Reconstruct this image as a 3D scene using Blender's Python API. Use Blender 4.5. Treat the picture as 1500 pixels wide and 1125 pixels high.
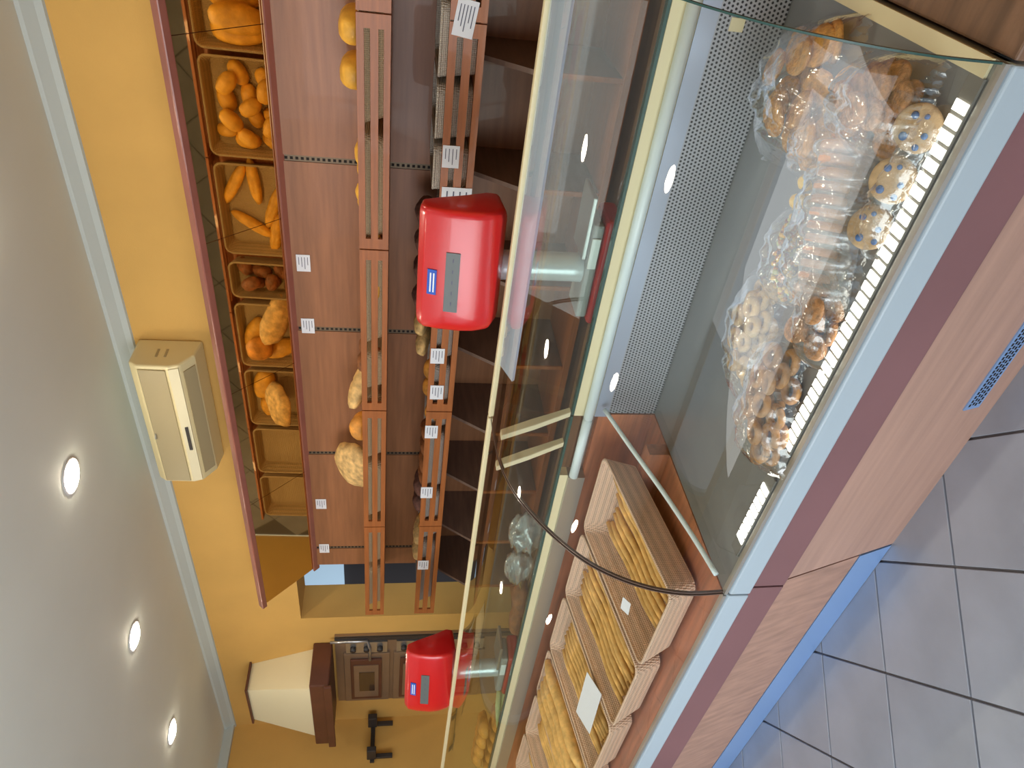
import bpy, bmesh, math, random
from mathutils import Vector, Matrix, noise
R = random.Random(7)
PI = math.pi
S = bpy.context.scene
COL = S.collection
for o in list(bpy.data.objects): bpy.data.objects.remove(o)

# ------------------------------------------------------------------ camera
# upright camera axes in world space (world: +X to the back wall, +Y along the counter, +Z up)
RIGHT = Vector((0.644, -0.764, 0.021)); DOWN = Vector((-0.110, -0.120, -0.987)); FWD = Vector((0.757, 0.633, -0.162))
FWD.normalize(); RIGHT = (RIGHT - FWD * RIGHT.dot(FWD)).normalized(); DOWN = FWD.cross(RIGHT).normalized()
cd = bpy.data.cameras.new('camera'); cam = bpy.data.objects.new('camera', cd); COL.objects.link(cam)
cd.sensor_fit = 'HORIZONTAL'; cd.sensor_width = 36.0; cd.lens = 1050.0 / 1500.0 * 36.0; cd.clip_start = 0.02
m = Matrix((DOWN, RIGHT, -FWD)).transposed().to_4x4(); m.translation = Vector((0, 0, 1.5))
cam.matrix_world = m          # the phone was held sideways: picture right is world down
S.camera = cam

# ------------------------------------------------------------------ light
W = bpy.data.worlds.new('world'); S.world = W; W.use_nodes = True
bg = W.node_tree.nodes['Background']; bg.inputs[0].default_value = (0.72, 0.84, 1.0, 1); bg.inputs[1].default_value = 0.5
ad = bpy.data.lights.new('window_daylight', 'AREA'); ad.shape = 'RECTANGLE'; ad.size = 5.2; ad.size_y = 2.2
ad.energy = 42; ad.color = (0.84, 0.92, 1.0)
ao = bpy.data.objects.new('window_daylight', ad); COL.objects.link(ao)
ao.location = (-2.55, 2.1, 1.45); ao.rotation_euler = (0, -PI / 2, 0)
gd = bpy.data.lights.new('ceiling_fill', 'AREA'); gd.shape = 'RECTANGLE'; gd.size = 5.2; gd.size_y = 2.4     # added fill lamp, tilted up to brighten the ceiling
gd.energy = 72; gd.color = (0.95, 0.96, 0.95)
go = bpy.data.objects.new('ceiling_fill', gd); COL.objects.link(go); go.location = (-2.2, 2.1, 1.0); go.rotation_euler = (0, -PI / 2 - 0.75, 0)
S.view_settings.view_transform = 'Standard'; S.view_settings.look = 'None'
S.view_settings.gamma = 1.0; S.view_settings.use_curve_mapping = False
S.view_settings.exposure = 0.95
LAMP = 45.0

# ------------------------------------------------------------------ materials
def lin(c):
    return tuple(((v / 255.0) / 12.92 if v / 255.0 <= 0.04045 else (((v / 255.0) + 0.055) / 1.055) ** 2.4) for v in c) + (1.0,)
MATS = {}
def base(name):
    mt = bpy.data.materials.new(name); mt.use_nodes = True; MATS[name] = mt
    return mt, mt.node_tree, mt.node_tree.nodes['Principled BSDF']
def mat(name, c, rough=0.5, metal=0.0, var=0.0, scale=8.0, bump=0.0, bscale=60.0, emit=None, es=0.0, coat=0.0, rnd=0.0, sub=0.0, stretch=None):
    mt, nt, b = base(name); L = nt.links.new
    b.inputs['Base Color'].default_value = lin(c); b.inputs['Roughness'].default_value = rough; b.inputs['Metallic'].default_value = metal
    b.inputs['Coat Weight'].default_value = coat
    if sub: b.inputs['Subsurface Weight'].default_value = sub; b.inputs['Subsurface Radius'].default_value = (0.02, 0.01, 0.005)
    if emit: b.inputs['Emission Color'].default_value = lin(emit); b.inputs['Emission Strength'].default_value = es
    tc = nt.nodes.new('ShaderNodeTexCoord'); mp = nt.nodes.new('ShaderNodeMapping'); L(tc.outputs['Object'], mp.inputs[0])
    if stretch: mp.inputs['Scale'].default_value = stretch
    last = None
    if var:
        n = nt.nodes.new('ShaderNodeTexNoise'); n.inputs['Scale'].default_value = scale; n.inputs['Detail'].default_value = 6
        L(mp.outputs[0], n.inputs['Vector'])
        r = nt.nodes.new('ShaderNodeValToRGB'); r.color_ramp.elements[0].position = 0.3; r.color_ramp.elements[1].position = 0.72
        lo = tuple(max(0, v * (1 - var)) for v in c); hi = tuple(min(255, v * (1 + var * 0.6)) for v in c)
        r.color_ramp.elements[0].color = lin(lo); r.color_ramp.elements[1].color = lin(hi)
        L(n.outputs[0], r.inputs[0]); last = r.outputs[0]
    if rnd:
        oi = nt.nodes.new('ShaderNodeObjectInfo'); hs = nt.nodes.new('ShaderNodeHueSaturation')
        mr = nt.nodes.new('ShaderNodeMapRange'); mr.inputs[3].default_value = 1 - rnd; mr.inputs[4].default_value = 1 + rnd * 0.6
        L(oi.outputs['Random'], mr.inputs[0]); L(mr.outputs[0], hs.inputs['Value'])
        if last: L(last, hs.inputs['Color'])
        else: hs.inputs['Color'].default_value = lin(c)
        last = hs.outputs[0]
    if last: L(last, b.inputs['Base Color'])
    if bump:
        n2 = nt.nodes.new('ShaderNodeTexNoise'); n2.inputs['Scale'].default_value = bscale; n2.inputs['Detail'].default_value = 4
        L(tc.outputs['Object'], n2.inputs['Vector'])
        bp = nt.nodes.new('ShaderNodeBump'); bp.inputs['Strength'].default_value = bump; bp.inputs['Distance'].default_value = 0.01
        L(n2.outputs[0], bp.inputs['Height']); L(bp.outputs[0], b.inputs['Normal'])
    return mt
def wood(name, c, stretch, rough=0.4, var=0.16, coat=0.1):
    return mat(name, c, rough, 0, var, 5.0, 0.05, 90, stretch=stretch, coat=coat)
def glass(name, tint, gloss, ior=1.5, rough=0.0, bump=0.0, white=0.0, scale=30, k=1.0):
    # thin clear sheet: fresnel mix of see-through and mirror reflection
    mt = bpy.data.materials.new(name); mt.use_nodes = True; nt = mt.node_tree; L = nt.links.new; MATS[name] = mt
    nt.nodes.remove(nt.nodes['Principled BSDF']); out = nt.nodes['Material Output']
    tr = nt.nodes.new('ShaderNodeBsdfTransparent'); tr.inputs[0].default_value = lin(tint)
    gl = nt.nodes.new('ShaderNodeBsdfGlossy'); gl.inputs['Color'].default_value = (gloss, gloss, gloss, 1); gl.inputs['Roughness'].default_value = rough
    fr = nt.nodes.new('ShaderNodeFresnel'); fr.inputs[0].default_value = ior
    ge = nt.nodes.new('ShaderNodeNewGeometry'); mr = nt.nodes.new('ShaderNodeMapRange')     # thin sheet: same reflectance from both faces
    mr.inputs[3].default_value = ior; mr.inputs[4].default_value = 1.0 / ior; L(ge.outputs['Backfacing'], mr.inputs[0]); L(mr.outputs[0], fr.inputs[0])
    mx = nt.nodes.new('ShaderNodeMixShader')
    if k != 1.0:
        mu = nt.nodes.new('ShaderNodeMath'); mu.operation = 'MULTIPLY'; mu.inputs[1].default_value = k; mu.use_clamp = True
        L(fr.outputs[0], mu.inputs[0]); L(mu.outputs[0], mx.inputs[0])
    else: L(fr.outputs[0], mx.inputs[0])
    src = tr.outputs[0]
    if white:
        df = nt.nodes.new('ShaderNodeBsdfDiffuse'); df.inputs[0].default_value = (0.9, 0.92, 0.95, 1)
        m2 = nt.nodes.new('ShaderNodeMixShader'); m2.inputs[0].default_value = white
        L(tr.outputs[0], m2.inputs[1]); L(df.outputs[0], m2.inputs[2]); src = m2.outputs[0]
    L(src, mx.inputs[1]); L(gl.outputs[0], mx.inputs[2]); L(mx.outputs[0], out.inputs[0])
    if bump:
        tc = nt.nodes.new('ShaderNodeTexCoord'); n = nt.nodes.new('ShaderNodeTexNoise'); n.inputs['Scale'].default_value = scale; n.inputs['Detail'].default_value = 3
        L(tc.outputs['Object'], n.inputs['Vector'])
        bp = nt.nodes.new('ShaderNodeBump'); bp.inputs['Strength'].default_value = bump; bp.inputs['Distance'].default_value = 0.01
        L(n.outputs[0], bp.inputs['Height']); L(bp.outputs[0], gl.inputs['Normal']); L(bp.outputs[0], fr.inputs['Normal'])
    return mt
def weave(name, c, sx=330.0):
    # fine woven wicker relief, too small to build strand by strand
    mt, nt, b = base(name); L = nt.links.new
    tc = nt.nodes.new('ShaderNodeTexCoord')
    ws = []
    for ax in ('X', 'Y', 'Z'):
        w = nt.nodes.new('ShaderNodeTexWave'); w.bands_direction = ax; w.inputs['Scale'].default_value = sx / 6.28 * 0.9; w.inputs['Distortion'].default_value = 0.4
        L(tc.outputs['Object'], w.inputs['Vector']); ws.append(w)
    a = nt.nodes.new('ShaderNodeMath'); a.operation = 'ADD'; L(ws[0].outputs['Fac'], a.inputs[0]); L(ws[1].outputs['Fac'], a.inputs[1])
    a2 = nt.nodes.new('ShaderNodeMath'); a2.operation = 'ADD'; L(a.outputs[0], a2.inputs[0]); L(ws[2].outputs['Fac'], a2.inputs[1])
    r = nt.nodes.new('ShaderNodeValToRGB'); r.color_ramp.elements[0].position = 0.2; r.color_ramp.elements[1].position = 0.75
    r.color_ramp.elements[0].color = lin(tuple(v * 0.80 for v in c)); r.color_ramp.elements[1].color = lin(c)
    d = nt.nodes.new('ShaderNodeMath'); d.operation = 'DIVIDE'; d.inputs[1].default_value = 3.0; L(a2.outputs[0], d.inputs[0]); L(d.outputs[0], r.inputs[0])
    L(r.outputs[0], b.inputs['Base Color']); b.inputs['Roughness'].default_value = 0.6
    bp = nt.nodes.new('ShaderNodeBump'); bp.inputs['Strength'].default_value = 0.5; bp.inputs['Distance'].default_value = 0.004
    L(a2.outputs[0], bp.inputs['Height']); L(bp.outputs[0], b.inputs['Normal'])
    return mt
def perforated(name, c):
    # sheet steel with rows of small punched holes (about 5 px each in the photo)
    mt, nt, b = base(name); L = nt.links.new
    tc = nt.nodes.new('ShaderNodeTexCoord'); sp = nt.nodes.new('ShaderNodeSeparateXYZ'); L(tc.outputs['Object'], sp.inputs[0])
    def M(op, a, bb=None):
        n = nt.nodes.new('ShaderNodeMath'); n.operation = op
        for i, v in enumerate((a, bb)):
            if v is None: continue
            if isinstance(v, (int, float)): n.inputs[i].default_value = v
            else: L(v, n.inputs[i])
        return n.outputs[0]
    P = 0.0105
    row = M('DIVIDE', sp.outputs['Z'], P); rf = M('FLOOR', row); off = M('MULTIPLY', M('MODULO', rf, 2.0), 0.5)
    fy = M('SUBTRACT', M('FRACT', M('ADD', M('DIVIDE', sp.outputs['Y'], P), off)), 0.5); fz = M('SUBTRACT', M('FRACT', row), 0.5)
    d = M('SQRT', M('ADD', M('MULTIPLY', fy, fy), M('MULTIPLY', fz, fz)))
    hole = M('LESS_THAN', d, 0.30)
    mx = nt.nodes.new('ShaderNodeMix'); mx.data_type = 'RGBA'; L(hole, mx.inputs['Factor'])
    mx.inputs['A'].default_value = lin(c); mx.inputs['B'].default_value = lin((58, 58, 62)); L(mx.outputs['Result'], b.inputs['Base Color'])
    b.inputs['Metallic'].default_value = 0.35; b.inputs['Roughness'].default_value = 0.42
    return mt

mat('plaster', (214, 168, 90), 0.85, 0, 0.05, 1.5, 0.08, 120)
mat('ceiling', (228, 236, 232), 0.7, 0, 0.03, 1.0)
mat('coving', (188, 196, 192), 0.6)
mat('tile', (158, 164, 178), 0.28, 0, 0.07, 4.0, 0.02, 30, rnd=0.05)
mat('grout', (112, 110, 114), 0.9)
wood('wood_wall', (150, 100, 68), (1.0, 0.6, 9.0), 0.45, 0.09)
wood('wood_dark', (122, 96, 84), (1.0, 0.6, 9.0), 0.45, 0.1)
wood('wood_shelf', (164, 96, 50), (14, 0.8, 14), 0.45, 0.1)
wood('wood_front', (186, 150, 134), (7, 0.5, 8), 0.5, 0.06)
wood('wood_front_up', (180, 142, 124), (6, 8, 0.7), 0.5, 0.1)
wood('wood_brown', (128, 98, 78), (8, 1, 8), 0.5)
wood('wood_deck', (190, 118, 82), (8, 0.7, 8), 0.4)
mat('rail_red', (150, 92, 80), 0.3, 0, 0.06, 6, coat=0.4)
mat('band_red', (130, 92, 95), 0.45, 0, 0.04, 3)
mat('strip_sky_tint', (170, 187, 199), 0.35)  # white strip, with the blue of the reflected sky put into its colour
mat('plinth', (136, 172, 222), 0.35, 0.15)  # reflective steel; the blue daylight it mirrors is painted into the colour
mat('steel', (190, 190, 192), 0.3, 0.85, 0.03, 3)
mat('deck_steel', (146, 147, 146), 0.38, 0.55, 0.03, 2)
mat('pole', (214, 222, 230), 0.25, 0.4)
mat('chrome', (225, 230, 235), 0.08, 1.0)
mat('slot_rail', (120, 102, 82), 0.5, 0.5)
mat('hole', (34, 28, 26), 0.9)
mat('cream', (226, 214, 176), 0.45)
mat('cream_light', (236, 226, 190), 0.6)
mat('ac_body', (232, 216, 166), 0.4)
mat('ac_grey', (176, 160, 122), 0.5)
mat('dark', (52, 48, 48), 0.5)
mat('dark_wood', (98, 58, 44), 0.45, 0, 0.1, 6)
mat('oven', (158, 138, 120), 0.35, 0.6, 0.04, 4)
mat('oven_glass', (70, 50, 38), 0.12, 0, coat=0.6)
mat('scale_red', (204, 28, 32), 0.28, coat=0.5)
mat('scale_grey', (150, 150, 150), 0.4)
mat('lcd', (96, 102, 102), 0.45)
mat('sticker', (40, 90, 190), 0.35)
mat('white', (236, 238, 240), 0.5)
mat('card', (228, 230, 238), 0.6)
mat('ink', (90, 90, 110), 0.7)
mat('tube', (222, 236, 240), 0.3)
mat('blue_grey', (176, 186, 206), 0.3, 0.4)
mat('housing_sky_tint', (196, 212, 236), 0.25, 0.15)  # chrome band, its bright sky-blue reflection painted in as base colour
mat('glass_edge', (52, 84, 80), 0.2)
mat('joint', (96, 78, 70), 0.3)
mat('alu', (188, 186, 180), 0.3, 0.7)
mat('led', (255, 255, 250), 0.4, emit=(255, 252, 240), es=2.2)
mat('led_off', (120, 116, 108), 0.5)
mat('lamp', (255, 255, 255), 0.4, emit=(255, 240, 214), es=LAMP)
mat('crust', (222, 150, 62), 0.6, 0, 0.22, 22, 0.3, 70, rnd=0.1)
mat('crust_gold', (240, 176, 66), 0.5, 0, 0.16, 18, 0.2, 60, rnd=0.1)
mat('crust_pale', (226, 182, 118), 0.7, 0, 0.26, 26, 0.35, 60, rnd=0.1)
mat('crust_brown', (150, 92, 52), 0.65, 0, 0.25, 24, 0.35, 60, rnd=0.12)
mat('rye', (112, 74, 62), 0.8, 0, 0.45, 30, 0.35, 60, rnd=0.15)
mat('cookie', (232, 168, 88), 0.7, 0, 0.2, 70, 0.6, 140, rnd=0.1)
mat('cookie_brown', (188, 134, 86), 0.7, 0, 0.25, 80, 0.6, 150, rnd=0.14)
mat('cookie_peach', (236, 172, 128), 0.7, 0, 0.1, 50, 0.2, 140, rnd=0.08)
mat('cookie_tan', (200, 168, 130), 0.7, 0, 0.1, 50, 0.2, 140, rnd=0.08)
mat('tarallo', (222, 186, 126), 0.55, 0, 0.14, 40, 0.2, 90, rnd=0.1)
mat('tarallo_brown', (196, 142, 84), 0.5, 0, 0.16, 40, 0.2, 90, rnd=0.12)
mat('stick', (232, 182, 106), 0.65, 0, 0.16, 30, 0.25, 80, rnd=0.12)
mat('icing_blue', (70, 110, 170), 0.4)
mat('icing_white', (232, 232, 230), 0.4)
mat('candy_yellow', (236, 196, 84), 0.4, rnd=0.05)
mat('sprinkle', (206, 130, 60), 0.4, 0, 0.5, 120)
mat('celery', (206, 214, 150), 0.5, 0, 0.1, 20)
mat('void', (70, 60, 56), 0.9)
mat('sky_panel', (168, 190, 205), 0.5, emit=(168, 196, 215), es=0.35)
mat('paper', (226, 220, 214), 0.7)
glass('glass', (246, 250, 248), 1.0)
glass('glass_back', (236, 246, 240), 1.0)
glass('film', (252, 252, 252), 1.0, 1.55, 0.07, 0.3, 0.015, 40, 2.6)
glass('tray_plastic', (246, 248, 252), 1.0, 1.55, 0.12, 0.05, 0.22, 40, 2.4)
mt, nt, b = base('mirror'); b.inputs['Base Color'].default_value = lin((244, 210, 146)); b.inputs['Metallic'].default_value = 1; b.inputs['Roughness'].default_value = 0.03
weave('wicker', (206, 180, 140)); weave('wicker_grey', (196, 184, 170)); weave('wicker_tan', (246, 208, 180))
perforated('perforated', (178, 180, 187))

# ------------------------------------------------------------------ mesh helpers
def add(name, V, F, mt, parent=None, smooth=False, loc=None, world=True):
    me = bpy.data.meshes.new(name); off = Vector((0, 0, 0))
    if world and parent is not None:
        p = parent
        while p is not None: off += p.location; p = p.parent
    if world and parent is None and loc is not None: off = Vector(loc)
    me.from_pydata([tuple(Vector(v) - off) for v in V], [], F); me.update()
    bm = bmesh.new(); bm.from_mesh(me); bmesh.ops.recalc_face_normals(bm, faces=bm.faces); bm.to_mesh(me); bm.free()
    if smooth: me.polygons.foreach_set('use_smooth', [True] * len(me.polygons))
    me.materials.append(MATS[mt]); o = bpy.data.objects.new(name, me); COL.objects.link(o)
    if parent is not None: o.parent = parent
    elif loc is not None: o.location = loc
    return o
def tag(o, label, cat, group=None, kind=None):
    if label: o['label'] = label
    if cat: o['category'] = cat
    if group: o['group'] = group
    if kind: o['kind'] = kind
    return o
def thing(name, label, cat, loc=(0, 0, 0), rz=0, group=None):
    o = bpy.data.objects.new(name, None); COL.objects.link(o); o.location = loc; o.rotation_euler = (0, 0, rz); o.empty_display_size = 0.05
    return tag(o, label, cat, group)
def struct(o): o['kind'] = 'structure'; return o
class G:
    def __init__(s): s.V = []; s.F = []
    def put(s, V, F):
        n = len(s.V); s.V += [tuple(v) for v in V]; s.F += [tuple(i + n for i in f) for f in F]; return s
    def box(s, x0, x1, y0, y1, z0, z1):
        return s.put([(x, y, z) for x in (x0, x1) for y in (y0, y1) for z in (z0, z1)],
                     [(0, 1, 3, 2), (4, 6, 7, 5), (0, 4, 5, 1), (2, 3, 7, 6), (0, 2, 6, 4), (1, 5, 7, 3)])
    def prism(s, prof, y0, y1):          # closed XZ profile swept along Y
        n = len(prof)
        V = [(x, y0, z) for x, z in prof] + [(x, y1, z) for x, z in prof]
        F = [tuple(range(n)), tuple(range(2 * n - 1, n - 1, -1))] + [(i, (i + 1) % n, (i + 1) % n + n, i + n) for i in range(n)]
        return s.put(V, F)
    def tube(s, path, r, n=10, caps=True):
        P = [Vector(p) for p in path]; V = []; F = []; rr = r if isinstance(r, (list, tuple)) else [r] * len(P)
        for i, p in enumerate(P):
            t = (P[min(i + 1, len(P) - 1)] - P[max(i - 1, 0)]).normalized()
            a = t.orthogonal().normalized() if i == 0 else (a - t * a.dot(t)).normalized()
            c = t.cross(a)
            for k in range(n):
                an = 2 * PI * k / n; V.append(p + (a * math.cos(an) + c * math.sin(an)) * rr[i])
        for i in range(len(P) - 1):
            for k in range(n): F.append((i * n + k, i * n + (k + 1) % n, (i + 1) * n + (k + 1) % n, (i + 1) * n + k))
        if caps: F += [tuple(range(n)), tuple(range((len(P) - 1) * n, len(P) * n))]
        return s.put(V, F)
    def lathe(s, prof, c=(0, 0, 0), n=24, ring=False):
        if ring: prof = list(prof) + [prof[0]]
        V = []; F = []
        for r, z in prof:
            for k in range(n): V.append((c[0] + r * math.cos(2 * PI * k / n), c[1] + r * math.sin(2 * PI * k / n), c[2] + z))
        for i in range(len(prof) - 1):
            for k in range(n): F.append((i * n + k, i * n + (k + 1) % n, (i + 1) * n + (k + 1) % n, (i + 1) * n + k))
        if not ring: F += [tuple(range(n)), tuple(range((len(prof) - 1) * n, len(prof) * n))]
        return s.put(V, F)
    def obj(s, name, mt, parent=None, smooth=False, loc=None, world=True): return add(name, s.V, s.F, mt, parent, smooth, loc, world)
def bevel(o, w=0.004, seg=2):
    md = o.modifiers.new('bevel', 'BEVEL'); md.width = w; md.segments = seg; md.limit_method = 'ANGLE'; return o
def box(name, d, mt, parent=None, bv=0.0, loc=None, world=True):
    o = G().box(*d).obj(name, mt, parent, False, loc, world)
    return bevel(o, bv) if bv else o
def inst(src, parent=None, loc=(0, 0, 0), rot=(0, 0, 0), sc=(1, 1, 1)):
    o = src.copy(); COL.objects.link(o); o.parent = parent; o.location = loc; o.rotation_euler = rot; o.scale = sc; return o
def copy_tree(src, parent=None):
    c = src.copy(); COL.objects.link(c); c.parent = parent
    for ch in list(src.children): copy_tree(ch, c)
    return c
def fn(x, y, z): return noise.noise(Vector((x, y, z)))

# ------------------------------------------------------------------ room
Xw = 3.0; Zc = 2.84; Yf = 6.35; Xo = -2.6; Yr = -1.4
fl = struct(box('floor', (Xo, 4.7, Yr, Yf, -0.06, -0.008), 'grout'))
T = 0.3335; ex = Vector((-0.271, 0.219, 0)).normalized(); ey = Vector((-ex.y, ex.x, 0)); org = Vector((1.014, 1.457, 0))
tile0 = None
for i in range(-16, 17):
    for j in range(-16, 17):
        c = org + ex * (T * (i + 0.5)) + ey * (T * (j + 0.5))
        if not (-0.2 < c.x < 2.95 and -0.55 < c.y < 6.2): continue
        if tile0 is None:
            h = T / 2 - 0.0035
            tile0 = G().box(-h, h, -h, h, -0.010, 0).obj('tile', 'tile', fl, world=False); bevel(tile0, 0.0015, 1); t = tile0
        else: t = inst(tile0, fl)
        t.location = c; t.rotation_euler = (0, 0, math.atan2(ex.y, ex.x))
struct(box('ceiling', (Xo, Xw, Yr, Yf, Zc, Zc + 0.08), 'ceiling'))
wb = G()
wb.box(Xw, Xw + 0.28, Yr, 4.11, 0, Zc); wb.box(Xw, Xw + 0.28, 4.11, 4.76, 2.13, Zc); wb.box(Xw, Xw + 0.28, 4.76, Yf, 0, Zc)
struct(wb.obj('wall_back', 'plaster'))
struct(box('wall_left', (Xo, Xw + 0.28, Yf, Yf + 0.1, 0, Zc), 'plaster'))
struct(box('wall_right', (Xo, Xw + 0.28, Yr - 0.1, Yr, 0, Zc), 'plaster'))
wf = G(); wf.box(Xo - 0.1, Xo, Yr, Yf, 0, 0.32); wf.box(Xo - 0.1, Xo, Yr, Yf, 2.58, Zc); wf.box(Xo - 0.1, Xo, Yr, -0.55, 0.32, 2.58); wf.box(Xo - 0.1, Xo, 4.75, Yf, 0.32, 2.58)
struct(wf.obj('wall_front', 'plaster'))
wfr = G()
for y in (-0.55, 1.2, 2.95, 4.7): wfr.box(Xo - 0.08, Xo - 0.03, y, y + 0.05, 0.32, 2.58)
struct(wfr.obj('window_1', 'strip_sky_tint'))
cv = G().prism([(Xw, Zc), (Xw - 0.055, Zc), (Xw - 0.05, Zc - 0.015), (Xw - 0.02, Zc - 0.05), (Xw - 0.012, Zc - 0.075), (Xw, Zc - 0.08)], Yr, Yf)
struct(cv.obj('trim_1', 'coving'))
cv2 = G().box(Xo, Xw, Yf - 0.05, Yf, Zc - 0.07, Zc); struct(cv2.obj('trim_2', 'coving'))
# store room seen through the doorway
struct(box('wall_storeroom', (4.55, 4.65, 3.3, Yf + 1.5, 0, Zc), 'void'))
struct(box('window_2', (4.50, 4.545, 5.9, 6.60, 1.97, 2.6), 'sky_panel'))
struct(box('floor_storeroom', (Xw + 0.28, 4.7, Yf, Yf + 1.5, -0.06, 0), 'grout'))
struct(box('ceiling_storeroom', (Xw + 0.28, 4.65, 3.3, Yf + 1.5, 2.6, 2.68), 'void'))

# ------------------------------------------------------------------ bread shelf unit on the back wall
su = thing('bread_shelf_unit', 'wood panelled bread shelf unit with slotted front boards along the yellow wall', 'shelf', (Xw, 1.8, 0))
PW = 2.985; UP = [0.395 + 0.874 * k for k in range(-2, 5)]; UP = [1.283 + 0.874 * k for k in range(-2, 4)]
edges = [-0.9] + UP + [4.10]
for a, b_ in zip(edges[:-1], edges[1:]):
    box('back_panel', (PW - 0.012, Xw - 0.001, a + 0.014, b_ - 0.014, 0.0, 2.06), 'wood_wall', su)
hb = None
for y in UP:
    box('slotted_upright', (PW - 0.008, Xw - 0.001, y - 0.0135, y + 0.0135, 0.0, 2.06), 'slot_rail', su)
    g = G()
    for k in range(60):
        z = 0.75 + k * 0.022
        if z > 2.04: break
        g.box(PW - 0.0088, PW - 0.007, y - 0.006, y + 0.006, z, z + 0.012)
    g.obj('upright_slots', 'hole', su)['kind'] = 'stuff'
FX = 2.57
mods = [-0.265 + 0.866 * k for k in range(6)]
def shelf(z0, z1, zd):
    box('shelf_board', (FX + 0.012, PW - 0.013, mods[0], mods[-1] , zd - 0.02, zd), 'wood_shelf', su)
    for a, b_ in zip(mods[:-1], mods[1:]):
        a += 0.003; b_ -= 0.003; hgt = z1 - z0; g = G()
        zs = [z0, z0 + hgt * 0.20, z0 + hgt * 0.36, z0 + hgt * 0.60, z0 + hgt * 0.78, z1]
        for q in (0, 2, 4): g.box(FX, FX + 0.012, a, b_, zs[q], zs[q + 1])
        for q in (1, 3):
            g.box(FX, FX + 0.012, a, a + 0.045, zs[q], zs[q + 1]); g.box(FX, FX + 0.012, b_ - 0.045, b_, zs[q], zs[q + 1])
        g.obj('front_board', 'wood_shelf', su)
shelf(1.535, 1.648, 1.556); shelf(1.222, 1.345, 1.243)
# slanted dividers of the bins under the lower shelf
for k in range(9):
    y = 0.30 + k * 0.437
    d = G().prism([(PW - 0.013, 1.222), (FX + 0.16, 1.222), (FX + 0.02, 1.03), (FX + 0.02, 0.72), (PW - 0.013, 0.72)], y, y + 0.018).obj('bin_divider', 'wood_dark', su)
    G().prism([(FX + 0.02, 1.03), (FX + 0.02, 0.72), (FX + 0.012, 0.72), (FX + 0.012, 1.033)], y, y + 0.018).obj('divider_edge', 'wood_shelf', d)
box('bin_floor', (FX + 0.0, PW - 0.013, -0.2, 4.03, 0.69, 0.718), 'wood_shelf', su)
box('base_cabinet', (FX + 0.03, PW - 0.013, -0.2, 4.03, 0.0, 0.688), 'wood_dark', su)

# tilted mirror canopy
mc = thing('mirror_canopy', 'tilted bronze mirror canopy with red wood rails above the bread shelves', 'mirror', (2.97, 1.8, 2.0))
MBx, MBz, MTx, MTz = 2.97, 2.0, 2.702, 2.280
tx, tz = MTx - MBx, MTz - MBz; tl = math.hypot(tx, tz); tx /= tl; tz /= tl; nx, nz = -tz, tx      # n faces the room
def mp(s_, n_): return (MBx + tx * s_ + nx * n_, MBz + tz * s_ + nz * n_)
seams = [-0.9, -0.02, 0.77, 1.56, 2.37, 3.18, 4.12]
for a, b_ in zip(seams[:-1], seams[1:]):
    G().prism([mp(0.0, 0), mp(tl, 0), mp(tl, -0.006), mp(0.0, -0.006)], a + 0.0015, b_ - 0.0015).obj('mirror_pane', 'mirror', mc)
G().prism([mp(-0.03, -0.0065), mp(tl, -0.0065), mp(tl, -0.02), mp(-0.03, -0.02)], -0.9, 4.12).obj('backing_board', 'dark_wood', mc)
bevel(G().prism([mp(-0.035, 0.014), mp(0.012, 0.014), mp(0.012, 0.0005), mp(-0.035, 0.0005)], -0.9, 4.135).obj('bottom_rail', 'rail_red', mc), 0.005)
bevel(G().prism([mp(tl - 0.012, 0.016), mp(tl + 0.022, 0.016), mp(tl + 0.022, -0.03), mp(tl - 0.012, -0.03)], -0.9, 4.135).obj('top_rail', 'rail_red', mc), 0.006)

# ------------------------------------------------------------------ breads
def loaf_mesh(name, lx, ly, lz, mt, seed=0, cuts=0, p=2.3, lump=0.05):
    nu, nv = 22, 13; V = []; F = []
    for j in range(nv):
        th = PI * j / (nv - 1) - PI / 2
        for i in range(nu):
            ph = 2 * PI * i / nu
            cx, sx = math.cos(ph), math.sin(ph); ct, st = math.cos(th), math.sin(th)
            e = 2 / p
            f = lambda v: math.copysign(abs(v) ** e, v)
            x, y, z = f(cx) * abs(ct) ** e, f(sx) * abs(ct) ** e, f(st)
            if z < 0: z *= 0.35
            k = 1 + lump * 2 * fn(x * 1.7 + seed * 7.3, y * 1.7, z * 1.7 + seed)
            if cuts and z > 0.1:
                q = (y * cuts / 2 + x * 0.5) % 1.0
                if q < 0.16: k -= 0.10 * z
            V.append((x * lx * k, y * ly * k, z * lz * k + lz * 0.35))
    for j in range(nv - 1):
        for i in range(nu): F.append((j * nu + i, j * nu + (i + 1) % nu, (j + 1) * nu + (i + 1) % nu, (j + 1) * nu + i))
    o = add(name, V, F, mt, None, True); bm = bmesh.new(); bm.from_mesh(o.data); bmesh.ops.remove_doubles(bm, verts=bm.verts, dist=1e-5)
    bm.to_mesh(o.data); bm.free(); COL.objects.unlink(o); return o
def place(src, loc, rot=(0, 0, 0), sc=1.0, label=None, cat='bread', group=None, name=None):
    o = src.copy(); COL.objects.link(o); o.location = loc; o.rotation_euler = rot; o.scale = (sc,) * 3 if isinstance(sc, (int, float)) else sc
    if name: o.name = name
    return tag(o, label, cat, group)
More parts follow.
